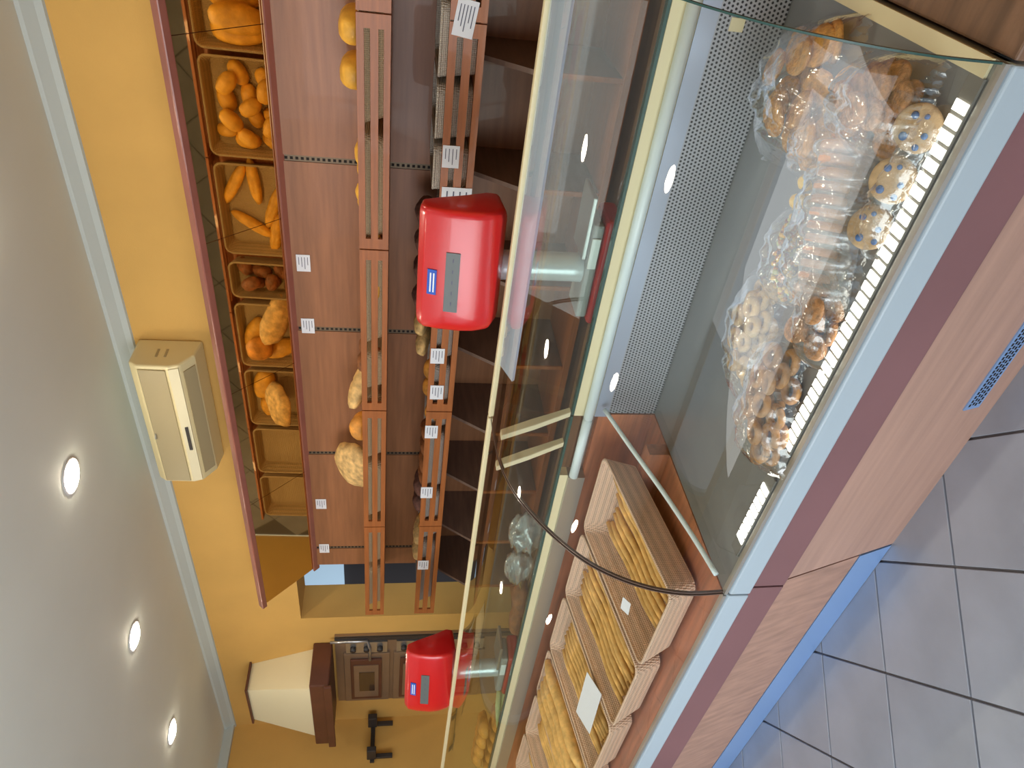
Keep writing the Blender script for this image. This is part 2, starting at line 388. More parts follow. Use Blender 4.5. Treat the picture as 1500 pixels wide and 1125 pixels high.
def basket(name, x0, x1, y0, y1, z0, hgt, label, group, mt='wicker', rot=(0, 0, 0)):
    cx, cy = (x0 + x1) / 2, (y0 + y1) / 2; t = thing(name, label, 'basket', (cx, cy, z0), 0, group); t.rotation_euler = rot
    hx, hy = (x1 - x0) / 2, (y1 - y0) / 2
    def ring(fx, fy, z, r=0.035, n=5):
        out = []
        for (qx, qy, a0) in ((1, 1, 0), (-1, 1, PI / 2), (-1, -1, PI), (1, -1, 1.5 * PI)):
            for k in range(n):
                a = a0 + PI / 2 * k / (n - 1); out.append((qx * (fx - r) + r * math.cos(a), qy * (fy - r) + r * math.sin(a), z))
        return out
    rings = [ring(hx * 0.90, hy * 0.90, 0.0), ring(hx, hy, hgt), ring(hx - 0.006, hy - 0.006, hgt), ring(hx * 0.90 - 0.006, hy * 0.90 - 0.006, 0.006)]
    V = [v for r in rings for v in r]; n = len(rings[0]); F = [tuple(range(n))]
    for q in range(3):
        for k in range(n): F.append((q * n + k, q * n + (k + 1) % n, (q + 1) * n + (k + 1) % n, (q + 1) * n + k))
    F.append(tuple(range(3 * n, 4 * n)))
    add('tray', V, F, mt, t, False, world=False)
    rp = ring(hx - 0.003, hy - 0.003, hgt); g = G().tube(rp + rp[:1], 0.0055, 6, False); g.obj('rim', mt, t, True, world=False)
    return t
L_LOAF = loaf_mesh('bread_loaf', 0.062, 0.115, 0.06, 'crust_gold', 1)
L_ROLL = loaf_mesh('bread_roll', 0.036, 0.054, 0.036, 'crust_gold', 2)
L_LONG = loaf_mesh('long_bread', 0.032, 0.13, 0.035, 'crust_gold', 3, 5)
L_BROWN = loaf_mesh('brown_roll', 0.036, 0.052, 0.04, 'crust_brown', 4, 2)
L_RUST = loaf_mesh('rustic_loaf', 0.062, 0.135, 0.062, 'crust_pale', 5, 4)
L_ROUND = loaf_mesh('round_roll', 0.056, 0.056, 0.05, 'crust', 6)
L_BIG = loaf_mesh('round_loaf', 0.135, 0.135, 0.06, 'crust_pale', 7, 0, 2.2, 0.08)
L_RYE = loaf_mesh('rye_loaf', 0.06, 0.105, 0.066, 'rye', 8, 3)
L_TAN = loaf_mesh('tan_loaf', 0.052, 0.10, 0.056, 'crust_brown', 9, 3)
zb = 1.557; bz = zb + 0.0075
spans = [(0.10, 0.52), (0.55, 0.985), (1.01, 1.455), (1.49, 1.97), (2.02, 2.235), (2.275, 2.70), (2.735, 3.16), (3.20, 3.59), (3.63, 4.02)]
what = ['holding large golden loaves beside the roll basket', 'holding large golden loaves', 'full of small golden rolls', 'holding curved golden long breads', 'narrow, filled with dark brown rolls',
        'holding orange loaves and a pale rustic loaf', 'holding a big round floury loaf', 'empty, next to the round loaf', 'empty, at the end of the shelf by the doorway']
for (a, b_), w_ in zip(spans, what):
    basket('bread_basket', 2.597, 2.955, a, b_, zb, 0.082, 'wicker tray on the upper shelf ' + w_, 'wicker trays on the upper shelf')
def scat(src, n, x0, x1, y0, y1, z, md, label, group, rots, dz=0.0, sc=(0.92, 1.08), tilt=0.15, name=None):
    pts = []; tries = 0
    while len(pts) < n and tries < 4000:
        tries += 1; x, y = R.uniform(x0, x1), R.uniform(y0, y1)
        if all(math.hypot(x - a, y - b_) > md for a, b_ in pts): pts.append((x, y))
    for k, (x, y) in enumerate(pts):
        place(src, (x, y, z + dz), (R.uniform(-tilt, tilt), R.uniform(-tilt, tilt), R.uniform(*rots)), R.uniform(*sc), label, 'bread', group, name)
    return pts
for y in (0.22, 0.38, 0.63, 0.77, 0.91):
    place(L_LOAF, (2.775, y, bz), (0, 0, PI / 2 + R.uniform(-.05, .05)), 1.02, 'large golden loaf lying crosswise in an upper shelf tray', 'bread', 'large golden loaves')
for y in (0.695, 0.85):
    place(L_LOAF, (2.79, y, bz + 0.075), (0, 0, PI / 2 + 0.5 * (y - .7)), 1.0, 'golden loaf on top of the large golden loaves in the upper tray', 'bread', 'golden loaves on top')
scat(L_ROLL, 12, 2.66, 2.90, 1.07, 1.40, bz, 0.090, 'small golden roll in the full roll tray on the upper shelf', 'small golden rolls', (0, PI))
scat(L_ROLL, 8, 2.68, 2.89, 1.10, 1.37, bz + 0.052, 0.098, 'small golden roll in the full roll tray on the upper shelf', 'small golden rolls', (0, PI))
for x, y, a in ((2.665, 1.62, 0.5), (2.76, 1.60, -0.1), (2.84, 1.73, 0.35), (2.735, 1.83, -1.0), (2.84, 1.88, 0.15)):
    place(L_LONG, (x, y, bz), (0, 0, a), 0.9, 'curved golden long bread in the upper shelf tray beside the roll tray', 'bread', 'golden long breads')
scat(L_BROWN, 6, 2.66, 2.90, 2.075, 2.18, bz, 0.086, 'dark brown roll in the narrow upper shelf tray', 'dark brown rolls', (0, PI))
scat(L_BROWN, 3, 2.68, 2.86, 2.09, 2.17, bz + 0.056, 0.09, 'dark brown roll in the narrow upper shelf tray', 'dark brown rolls', (0, PI))
place(L_RUST, (2.80, 2.37, bz + 0.05), (0.42, 0.25, 0.5), 1.15, 'pale rustic loaf leaning up above the upper shelf board', 'bread')
for x, y, a in ((2.68, 2.50, .4), (2.80, 2.60, 1.2)):
    place(L_LOAF, (x, y, bz), (0, 0, a), 0.9, 'orange loaf beside the pale leaning loaf on the upper shelf', 'bread', 'orange loaves by the rustic loaf')
place(L_ROUND, (2.70, 2.56, bz + 0.065), (0, 0.2, 0), 1.3, 'round golden roll between the leaning loaf and the big round loaf', 'bread')
place(L_BIG, (2.81, 2.93, bz + 0.12), (0.1, -0.95, 0), 1.0, 'big round floury loaf leaning on the wood wall panel', 'bread')
place(L_LOAF, (2.69, 2.87, bz), (0, 0, 0.2), 0.95, 'orange loaf in front of the big round loaf', 'bread')
place(L_LOAF, (2.69, 3.06, bz), (0, 0, -0.2), 0.6, 'small orange loaf in front of the big round loaf', 'bread')
# lower shelf
zl = 1.244; lz = zl + 0.0075
for (a, b_), w_ in zip([(0.12, 0.52), (0.55, 0.80), (0.82, 1.02), (1.04, 1.22), (1.245, 1.66), (1.68, 2.06), (2.08, 2.50), (2.52, 2.94), (2.96, 3.36), (3.40, 4.0)],
      ['behind the large price sheet', 'next to the large price sheet', 'with a single roll', 'beside the red bread sticks', 'full of dark rye loaves', 'with dark rye and rustic loaves', 'with round rolls', 'with brown loaves', 'with tan loaves', 'at the end by the doorway']):
    basket('bread_basket', 2.60, 2.955, a, b_, zl, 0.125 if a < 1.2 else 0.085, 'grey wicker tray on the lower shelf ' + w_, 'wicker trays on the lower shelf', 'wicker_grey')
place(L_ROUND, (2.68, 0.69, lz + 0.055), (0, 0, 0), 0.9, 'pale round roll showing over the lower shelf board', 'bread')
place(L_ROUND, (2.78, 0.67, lz), (0, 0, 0), 0.9, 'round roll deep in the lower tray next to the price sheet', 'bread')
for k, y in enumerate((1.32, 1.45, 1.58, 1.75, 1.88)):
    place(L_RYE, (2.765, y, lz), (0, 0, PI / 2 + R.uniform(-.05, .05)), 0.95, 'dark rye loaf on the bottom of the lower shelf tray', 'bread', 'dark rye loaves, bottom row')
for k, y in enumerate((1.385, 1.515, 1.645, 1.80)):
    place(L_RYE, (2.76, y, lz + 0.090), (R.uniform(-.1, .1), 0.1, PI / 2 + R.uniform(-.12, .12)), 0.98, 'floury dark rye loaf on top of the rye pile, lower shelf', 'bread', 'dark rye loaves, top row')
place(L_RUST, (2.77, 1.925, lz + 0.095), (0.2, 0.1, 1.35), 0.80, 'rustic scored loaf beside the dark rye pile', 'bread', 'rustic loaves by the rye')
place(L_RUST, (2.77, 2.045, lz + 0.085), (0.2, 0.1, 1.35), 0.78, 'rustic scored loaf beside the dark rye pile', 'bread', 'rustic loaves by the rye')
for x, y, z in ((2.68, 2.16, 0.045), (2.68, 2.27, 0.045), (2.66, 2.41, 0.03), (2.80, 2.2, 0.0), (2.80, 2.36, 0)):
    place(L_ROUND, (x, y, lz + z), (0, 0, R.random()), 1.0, 'round golden roll on the lower shelf', 'bread', 'round golden rolls, lower shelf')
for y in (2.58, 2.69, 2.81, 2.91): place(L_TAN, (2.71, y, lz + 0.04), (0, .15, PI / 2 + R.uniform(-.3, .3)), 0.95, 'brown loaf on the lower shelf past the round rolls', 'bread', 'brown loaves, lower shelf')
for y in (3.03, 3.165): place(L_RYE, (2.77, y, lz + 0.03), (0.2, .2, PI / 2 + R.uniform(-.3, .3)), 1.1, 'dark loaf near the far end of the lower shelf', 'bread', 'dark loaves, shelf end')
for y in (3.24, 3.32): place(L_ROUND, (2.68, y, lz + 0.04), (0, 0, R.random()), .8, 'small round roll near the far end of the lower shelf', 'bread', 'small rolls, shelf end')
for y in (3.47, 3.62): place(L_RUST, (2.77, y, lz + 0.05), (0.15, .1, 1.4), 0.8, 'rustic scored loaf at the doorway end of the lower shelf', 'bread', 'rustic loaves, shelf end')

# price cards
def card(x, y, z, w, h, label, group, lines=4, tilt=0.0):
    t = thing('price_card', label, 'price card', (x, y, z), 0, group); t.rotation_euler = (tilt, 0, 0)
    G().box(-0.0015, 0.0, -w / 2, w / 2, -h / 2, h / 2).obj('paper', 'card', t, world=False)
    g = G()
    for k in range(lines):
        zz = h * 0.32 - k * h * 0.64 / max(1, lines - 1); g.box(-0.0022, -0.0014, -w * 0.36, w * (0.1 + 0.25 * ((k * 7) % 3) / 2), zz - h * 0.022, zz + h * 0.022)
    g.obj('printed_lines', 'ink', t, world=False)
for y, w_ in ((1.784, 'curved long breads'), (2.139, 'narrow tray of dark brown rolls'), (3.472, 'empty tray next to the round loaf'), (3.91, 'empty tray by the doorway')):
    card(PW - 0.0135, y, 1.926, 0.088, 0.062, 'white price card on the wood panel above the ' + w_, 'price cards on the wall panel')
for y, z, w_ in ((1.061, 1.312, 'the empty trays before the rye pile'), (1.993, 1.31, 'the rustic scored loaves beside the rye'), (2.209, 1.302, 'the first pair of round rolls'), (2.467, 1.315, 'the last round roll'), (2.914, 1.318, 'the brown loaves'), (3.552, 1.31, 'the rustic loaves by the doorway')):
    card(FX - 0.0015, y, z, 0.085, 0.062, 'white price card on the lower shelf board before ' + w_, 'price cards on the lower shelf')
card(FX - 0.0015, 0.59, 1.295, 0.115, 0.07, 'large printed price sheet on the lower shelf board by the near trays', 'price sheets', 5, 0.15)
card(FX - 0.002, 1.235, 1.28, 0.11, 0.115, 'large price sheet on the shelf board behind the red scale head', 'price sheets', 4)

# ------------------------------------------------------------------ air conditioner
ac = thing('air_conditioner', 'cream split air conditioner on the yellow wall above the mirror', 'air conditioner', (Xw, 2.67, 2.45))
A0, A1 = 2.27, 3.07
bevel(G().prism([(Xw, 2.74), (2.82, 2.74), (2.79, 2.70), (2.785, 2.555), (2.80, 2.51), (2.88, 2.455), (Xw, 2.44)], A0, A1).obj('body', 'ac_body', ac), 0.012, 3)
G().prism([(2.787, 2.695), (2.782, 2.69), (2.778, 2.57), (2.786, 2.57)], A0 + 0.02, A1 - 0.02).obj('front_panel', 'ac_grey', ac)
G().prism([(2.783, 2.556), (2.779, 2.556), (2.793, 2.513), (2.80, 2.513)], A0 + 0.015, A1 - 0.015).obj('lower_flap', 'cream_light', ac)
box('indicator', (2.781, 2.79, 2.66, 2.82, 2.526, 2.540), 'dark', ac)
G().lathe([(0.0, 0), (0.018, 0), (0.018, 0.006), (0.0, 0.006)], (2.782, 2.72, 2.682), 12).obj('emblem', 'alu', ac)
G().prism([(2.812, 2.500), (2.868, 2.459), (2.866, 2.457), (2.81, 2.498)], A0 + 0.05, A1 - 0.05).obj('air_outlet', 'ac_grey', ac)
for z in (2.52, 2.56): box('end_mark', (2.86, 2.92, A0 - 0.003, A0 + 0.001, z + .06, z + 0.07), 'ac_grey', ac)

# downlights
dl = thing('downlight', 'x', 'light', (2.25, 2.44, Zc))
G().lathe([(0.067, 0), (0.080, 0), (0.082, -0.002), (0.076, -0.004), (0.067, -0.003)], n=32, ring=True).obj('ring', 'white', dl, world=False)
G().lathe([(0.0, -0.020), (0.03, -0.018), (0.055, -0.010), (0.066, -0.001), (0.0, -0.001)], n=32).obj('lamp', 'lamp', dl, world=False)
tag(dl, 'round lit downlight in the ceiling beside the air conditioner', 'light', 'downlights in the ceiling')
for x in (2.25, 0.75):
    for y in (0.06, 1.25, 2.44, 3.69, 4.80):
        if (x, y) == (2.25, 2.44): continue
        c = copy_tree(dl); c.location = (x, y, Zc)
        if x > 1: c['label'] = 'round lit downlight in the ceiling ' + {0.06: 'above the trays of large golden loaves', 1.25: 'above the biscuit bags and near scale', 3.69: 'between the air conditioner and the oven hood', 4.80: 'beside the oven hood'}[y]
        if x < 1: c['label'] = 'round lit downlight in the ceiling over the customer floor'; c['group'] = 'downlights over the customer side'

# ------------------------------------------------------------------ counters
GP = [(1.052, 0.600), (1.050, 0.70), (1.066, 0.79), (1.10, 0.875), (1.152, 0.955), (1.225, 1.025), (1.32, 1.09), (1.42, 1.14), (1.52, 1.168), (1.62, 1.178), (1.745, 1.18)]
def smooth_poly(P, n=4):
    out = []
    for i in range(len(P) - 1):
        p0 = P[max(i - 1, 0)]; p1 = P[i]; p2 = P[i + 1]; p3 = P[min(i + 2, len(P) - 1)]
        for k in range(n):
            t = k / n; out.append(tuple(0.5 * ((2 * p1[q]) + (-p0[q] + p2[q]) * t + (2 * p0[q] - 5 * p1[q] + 4 * p2[q] - p3[q]) * t * t + (-p0[q] + 3 * p1[q] - 3 * p2[q] + p3[q]) * t ** 3) for q in (0, 1)))
    return out + [P[-1]]
GPs = smooth_poly(GP)
def offs(P, d):
    out = []
    for i in range(len(P)):
        a = P[max(i - 1, 0)]; b_ = P[min(i + 1, len(P) - 1)]; tx_, tz_ = b_[0] - a[0], b_[1] - a[1]; l = math.hypot(tx_, tz_); out.append((P[i][0] + tz_ / l * d, P[i][1] - tx_ / l * d))
    return out
def sheet(P, d, y0, y1):
    Q = offs(P, d); g = G(); n = len(P)
    V = [(x, y, z) for y in (y0, y1) for x, z in P] + [(x, y, z) for y in (y0, y1) for x, z in Q]
    F = []
    for i in range(n - 1):
        F += [(i, i + 1, n + i + 1, n + i), (2 * n + i, 3 * n + i, 3 * n + i + 1, 2 * n + i + 1), (i, 2 * n + i, 2 * n + i + 1, i + 1), (n + i, n + i + 1, 3 * n + i + 1, 3 * n + i)]
    F += [(0, n, 3 * n, 2 * n), (n - 1, 3 * n - 1, 4 * n - 1, 2 * n - 1)]
    return g.put(V, F)
def sheet1(P, y0, y1):      # single clear skin
    n = len(P); return G().put([(x, y0, z) for x, z in P] + [(x, y1, z) for x, z in P], [(i, i + 1, n + i + 1, n + i) for i in range(n - 1)])
def counter(name, label, y0, y1, near):
    t = thing(name, label, 'display counter', (1.45, (y0 + y1) / 2, 0))
    fr = [(1.205, 0.0), (1.086, 0.41)] if near else [(1.168, 0.128), (1.086, 0.41)]
    G().prism(fr + [(fr[1][0] + 0.02, fr[1][1]), (fr[0][0] + 0.02, fr[0][1])], y0, y1).obj('front_panel', 'wood_front' if near else 'wood_front_up', t)
    if not near:
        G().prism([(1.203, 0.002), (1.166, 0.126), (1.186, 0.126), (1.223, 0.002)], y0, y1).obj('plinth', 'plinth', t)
    G().prism([(1.24, 0.0), (1.125, 0.405), (1.115, 0.575), (1.80, 0.575), (1.80, 0.0)], y0, y1).obj('carcass', 'wood_dark', t)
    bevel(G().prism([(1.082, 0.405), (1.068, 0.415), (1.066, 0.524), (1.112, 0.524), (1.112, 0.405)], y0, y1).obj('red_band', 'band_red', t), 0.003)
    bevel(G().prism([(1.043, 0.527), (1.043, 0.585), (1.056, 0.592), (1.112, 0.592), (1.112, 0.527)], y0, y1).obj('white_strip', 'strip_sky_tint', t), 0.004)
    G().prism([(1.044, 0.593), (1.044, 0.602), (1.060, 0.602), (1.060, 0.593)], y0, y1).obj('glass_channel', 'alu', t)
    if near:
        box('deck', (1.062, 1.80, y0, y1, 0.576, 0.60), 'deck_steel', t)
        box('deck_end_strip', (1.07, 1.74, y0, y0 + 0.03, 0.6005, 0.606), 'cream', t)
        box('perforated_back', (1.775, 1.80, y0 + 0.0, y1, 0.601, 0.775), 'perforated', t)
        box('latch', (1.772, 1.7745, y0 + 0.12, y0 + 0.15, 0.70, 0.735), 'cream', t)
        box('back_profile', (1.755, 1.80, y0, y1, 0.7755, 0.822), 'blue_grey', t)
        tb = G().tube([(1.745, y0 + 0.04, 0.846), (1.745, y1 - 0.001, 0.846)], 0.0165, 14).obj('lamp_tube', 'tube', t, True)
        box('back_ledge', (1.758, 1.80, y0, y1 , 0.8225, 0.893), 'cream', t)
    else:
        box('deck', (1.062, 1.80, y0, y1, 0.576, 0.60), 'wood_deck', t)
        box('back_panel', (1.775, 1.80, y0, y1, 0.601, 0.80), 'wood_deck', t)
        G().tube([(1.745, y0 + 0.001, 0.846), (1.745, y0 + 0.28, 0.846)], 0.0165, 14).obj('lamp_tube', 'tube', t, True)
        box('back_rail', (1.745, 1.80, y0 + 0.29, y1, 0.8005, 0.862), 'alu', t)
        box('back_ledge', (1.758, 1.80, y0 + .29, y1, 0.8625, 0.893), 'cream', t)
    # service side
    box('service_ledge', (1.801, 1.965, y0, y1, 0.826, 0.85), 'wood_brown', t)
    box('service_body', (1.801, 1.945, y0, y1, 0.0, 0.825), 'wood_dark', t)
    # glass: curved front and flat rear pane
    gl = sheet1(GPs, y0 + 0.004, y1 - 0.004).obj('curved_glass', 'glass', t, True)
    e = sheet(GPs, 0.007, y0 - 0.0, y0 + 0.0035).obj('glass_edge', 'glass_edge' if near else 'joint', gl)
    e = sheet(GPs, 0.007, y1 - 0.0035, y1).obj('glass_edge', 'joint', gl)
    rg = G().put([(1.775, y0, 0.894), (1.775, y1, 0.894), (1.775, y1, 1.168), (1.775, y0, 1.168)], [(0, 1, 2, 3)]).obj('rear_glass', 'glass_back', t)
    box('rear_glass_edge', (1.760, 1.779, y0, y1, 0.8935, 0.902), 'glass_edge', rg)
    box('top_rail', (1.745, 1.768, y0, y1, 1.170, 1.188), 'cream', t, 0.003)
    return t
NY0, NY1, FY0, FY1 = 0.225, 1.605, 1.612, 4.7
nc = counter('display_counter', 'steel decked display counter with curved glass, holding the bagged biscuits', NY0, NY1, True)
fc = counter('display_counter', 'wood decked display counter with curved glass, holding the breadstick baskets', FY0, FY1, False)
G().prism([(1.662, 1.146), (1.744, 1.176), (1.744, 1.164), (1.668, 1.138)], NY0, 1.38).obj('lamp_housing', 'housing_sky_tint', nc)
# led bar along the front of the deck, broken into lit cells
for (a, b_) in ((0.295, 1.085), (1.215, 1.425)):
    lb = box('led_bar', (1.066, 1.104, a - 0.04, b_ + 0.04, 0.601, 0.606), 'led_off', nc)
    n = int((b_ - a) / 0.024)
    for k in range(n):
        yy = a + (b_ - a) * k / n
        box('led_cell', (1.068, 1.101, yy, yy + (b_ - a) / n - 0.0075, 0.6062, 0.6085), 'led', lb)
# vent grille in the wood front
def fx(z): return 1.205 + (1.086 - 1.205) * z / 0.41
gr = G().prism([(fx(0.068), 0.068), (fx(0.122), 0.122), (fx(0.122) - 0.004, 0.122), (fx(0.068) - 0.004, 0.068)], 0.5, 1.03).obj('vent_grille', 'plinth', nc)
g = G()
for k in range(38):
    for q in range(4):
        z = 0.076 + q * 0.0105; y = 0.515 + k * 0.0133 + (q % 2) * 0.004
        g.prism([(fx(z) - 0.0042, z), (fx(z + .006) - 0.0042, z + .006), (fx(z + .006) - 0.0048, z + .006), (fx(z) - 0.0048, z)], y, y + 0.0085)
g.obj('grille_slots', 'hole', gr)['kind'] = 'stuff'
# clear divider between the two units, with bright rim
dv = thing('glass_divider', 'clear divider with a white rim standing between the bags and the bread baskets', 'divider', (1.4, 1.555, 0.6005))
DP = smooth_poly([(1.075, 0.63), (1.2, 0.655), (1.38, 0.70), (1.55, 0.75), (1.735, 0.80)])
n = len(DP)
G().put([(x, 1.555, z) for x, z in DP] + [(x, 1.555, 0.6012) for x, z in DP], [(i, i + 1, n + i + 1, n + i) for i in range(n - 1)]).obj('pane', 'glass', dv)
G().tube([(x, 1.555, z) for x, z in DP], 0.0075, 8).obj('rim', 'tube', dv, True)
# white brackets that carry the glass tops where the units meet
for y, c in ((1.55, nc), (1.69, fc)):
    bevel(G().prism([(1.60, 1.165), (1.65, 1.05), (1.715, 0.92), (1.74, 0.92), (1.68, 1.06), (1.63, 1.165)], y, y + 0.022).obj('glass_bracket', 'cream_light', c), 0.003)
# brown till cabinet beside the near counter
tcab = thing('till_cabinet', 'plain brown wooden till cabinet at the end of the steel decked counter', 'cabinet', (1.45, -0.3, 0))
box('body', (1.09, 1.93, -1.2, 0.219, 0.0, 0.56), 'wood_brown', tcab); box('top', (1.05, 1.96, -1.22, 0.221, 0.561, 0.585), 'wood_brown', tcab, 0.004)

# ------------------------------------------------------------------ scales
def scale(loc, rz, label, headz, hr):
    t = thing('shop_scale', label, 'scale', loc, 0, None)
    bevel(G().box(-0.068, 0.075, -0.19, 0.17, 0.0, 0.055).obj('base', 'scale_red', t, world=False), 0.015, 3)
    bevel(G().box(-0.055, 0.07, -0.17, 0.15, 0.056, 0.09).obj('body', 'scale_grey', t, world=False), 0.008)
    box('weighing_plate', (-0.045, 0.09, -0.25, -0.05, 0.0905, 0.105), 'steel', t, 0.004, world=False)
    bevel(G().box(-0.062, -0.0555, -0.13, -0.03, 0.062, 0.088).obj('key_panel', 'white', t, world=False), 0.002)
    G().tube([(-0.0, 0, 0.0), (0.0, 0, 0.12), (-0.003, 0.0, 0.25), (-0.01, 0.0, 0.37)], 0.045, 24).obj('pole', 'pole', t, True, world=False)
    hd = bpy.data.objects.new('display_head', None)
    # head: wide rounded shell, front face leaning back towards the top, lower edge rounded under
    prof = [(-0.055, 0.130), (-0.015, 0.124), (0.015, 0.07), (0.05, -0.01), (0.088, -0.085), (0.082, -0.112), (-0.05, -0.118), (-0.088, -0.10), (-0.105, -0.05), (-0.107, 0.0), (-0.096, 0.07), (-0.08, 0.115)]
    W2 = 0.19; ys = [(-1.0, 0.80), (-0.985, 0.90), (-0.95, 0.965), (-0.88, 1.0), (0.7, 1.0), (0.84, 0.97), (0.93, 0.90), (0.98, 0.80), (1.0, 0.70)]
    V = []; F = []; n = len(prof)
    for yy, s_ in ys:
        for x, z in prof: V.append((x * (s_ ** 0.6), yy * W2, z * s_ if z < 0 else z * (s_ ** 0.35)))
    for i in range(len(ys) - 1):
        for k in range(n): F.append((i * n + k, i * n + (k + 1) % n, (i + 1) * n + (k + 1) % n, (i + 1) * n + k))
    F += [tuple(range(n)), tuple(range((len(ys) - 1) * n, len(ys) * n))]
    c, s2 = math.cos(hr), math.sin(hr)
    T_ = lambda v: (v[0] * c - v[1] * s2, v[0] * s2 + v[1] * c, v[2] + headz)
    h = add('display_head', [T_(v) for v in V], F, 'scale_red', t, True, world=False)
    md = h.modifiers.new('es', 'BEVEL'); md.width = 0.008; md.segments = 3; md.limit_method = 'ANGLE'; md.angle_limit = 0.6
    def fxz(z):
        P = prof[6:] + prof[:1]
        for (xa, za), (xb, zb_) in zip(P[:-1], P[1:]):
            if za <= z <= zb_: return xa + (xb - xa) * (z - za) / (zb_ - za)
        return -0.1
    def plate(nm, mt, ya, yb, za, zb_, pr, par):
        g = G(); g.put([T_((fxz(z) - q, y, z)) for q in (0.0, pr) for y in (ya, yb) for z in (za, zb_)],
                       [(0, 1, 3, 2), (4, 6, 7, 5), (0, 4, 5, 1), (2, 3, 7, 6), (0, 2, 6, 4), (1, 5, 7, 3)])
        return g.obj(nm, mt, par, world=False)
    sc_ = plate('screen', 'lcd', -0.068, 0.118, 0.012, 0.052, 0.0035, h)
    g = G()
    for k in range(5):
        y = -0.05 + k * 0.034
        g.put([T_((fxz(z) - q, yy, z)) for q in (0.003, 0.0042) for yy in (y, y + 0.010) for z in (0.03, 0.033)], [(0, 1, 3, 2), (4, 6, 7, 5), (0, 4, 5, 1), (2, 3, 7, 6), (0, 2, 6, 4), (1, 5, 7, 3)])
    g.obj('screen_marks', 'ink', sc_, world=False)
    st = plate('sticker', 'sticker', -0.01, 0.068, 0.076, 0.102, 0.004, h)
    for zz in (0.082, 0.091): plate('sticker_print', 'white', 0.0, 0.06, zz, zz + 0.004, 0.0048, st)
    return t
scale((1.885, 1.10, 0.8505), 0, 'red headed shop scale on the ledge behind the bagged biscuits', 0.46, 0.12)
scale((1.885, 3.50, 0.8505), 0, 'red headed shop scale on the ledge near the oven', 0.435, 0.30)

# ------------------------------------------------------------------ bread baskets with sticks on the wood deck
sg = G().tube([(0, -0.20 + 0.4 * k / 8, 0.003 * math.sin(k * 1.3)) for k in range(9)], [0.007, 0.0105, 0.011, 0.010, 0.011, 0.0105, 0.011, 0.010, 0.007], 8)
STICK = sg.obj('breadstick', 'stick', None, True); COL.objects.unlink(STICK)
bg2 = G().tube([(0, -0.24 + 0.48 * k / 10, 0.004 * math.sin(k)) for k in range(11)], [0.012, 0.022, 0.026, 0.027, 0.028, 0.027, 0.028, 0.027, 0.026, 0.022, 0.012], 10)
BAG = bg2.obj('baguette', 'stick', None, True); COL.objects.unlink(BAG)
fills = ['with a few thin breadsticks beside the clear divider', 'with a loose heap of breadsticks', 'with a white price card over its breadsticks', 'with long pale baguettes', 'with thick breadsticks past the baguettes', 'furthest along the wood deck']
TL = 0.14
box('basket_riser', (1.58, 1.63, FY0, FY1, 0.6005, 0.668), 'wood_deck', fc)
for k, w_ in enumerate(fills):
    y0 = 1.70 + 0.415 * k
    t = basket('bread_basket', 1.115, 1.685, y0, y0 + 0.395, 0.645, 0.10, 'pale wicker bread basket ' + w_, 'bread baskets on the wood deck', 'wicker_tan', (0, -TL, 0))
    N = (9, 16, 16, 8, 14, 12)[k]
    for i in range(N):
        lay = i // 8; yy = y0 + 0.06 + (i % 8) * 0.038 + lay * 0.015; thick = k == 3
        if thick: yy = y0 + 0.075 + (i % 4) * 0.078 + (i // 4) * 0.02; lay = i // 4
        r_ = 0.028 if thick else 0.011
        o = place(BAG if thick else STICK, (1.40 + R.uniform(-.02, .02), yy, 0.663 + r_ + lay * (0.056 if thick else 0.03)), (0, 0, PI / 2 + R.uniform(-.1, .1)), 1.0,
                  ('pale baguette' if thick else 'golden breadstick') + ' lying in the basket ' + w_, 'bread', 'sticks in basket ' + w_)
        o.rotation_euler = (-TL + R.uniform(-.008, .008), 0, PI / 2 + R.uniform(-.03, .03)); o.rotation_mode = 'XYZ'
        if not thick: o.scale = (1.15, 1.15, 1.15)
cd_ = thing('price_card', 'white price card lying on breadsticks in the third basket from the divider', 'price card', (1.25, 2.62, 0.745)); cd_.rotation_euler = (0, -0.35, 0.1)
G().box(-0.05, 0.05, -0.13, 0.13, 0, 0.002).obj('paper', 'card', cd_, world=False)
c2 = thing('price_card', 'small white tag in the basket beside the clear divider', 'price card', (1.27, 2.0, 0.735)); c2.rotation_euler = (0, -0.5, 0.2)
G().box(-0.018, 0.018, -0.025, 0.025, 0, 0.002).obj('paper', 'card', c2, world=False)

# ------------------------------------------------------------------ bagged biscuits
Zd = 0.601
def film_bag(cx, cy, lx, ly, h, rz, label, seed, ruff=True):
    nu, nv = 44, 32; V = []; F = []
    for j in range(nv + 1):
        for i in range(nu + 1):
            u = -1 + 2 * i / nu; v = -1 + 2 * j / nv
            d = max(0.0, (1 - abs(u) ** 2.6)) ** 0.75 * max(0.0, (1 - abs(v) ** 2.6)) ** 0.75
            x, y = u * lx, v * ly * (1 - 0.12 * u * u * (1 if ruff else 0))
            wr = abs(fn(x * 5 + seed * 3, y * 26 + x * 12, seed)) * 0.034 + abs(fn(x * 14 + y * 10, y * 34 - x * 8 + seed, seed * 2)) * 0.014
            z = d * h * (0.9 + 0.2 * fn(x * 8, y * 8, seed)) + wr * d * 1.1 + (abs(u) > 0.9) * 0.012 * abs(math.sin(v * 19 + seed)) + 0.002
            V.append((x, y, z))
    W1 = nu + 1
    for j in range(nv):
        for i in range(nu): F.append((j * W1 + i, j * W1 + i + 1, (j + 1) * W1 + i + 1, (j + 1) * W1 + i))
    o = add('cellophane_bag', V, F, 'film', None, True, world=False); o.location = (cx, cy, Zd + 0.0008); o.rotation_euler = (0, 0, rz)
    return tag(o, label, 'bag', 'clear bags of biscuits')
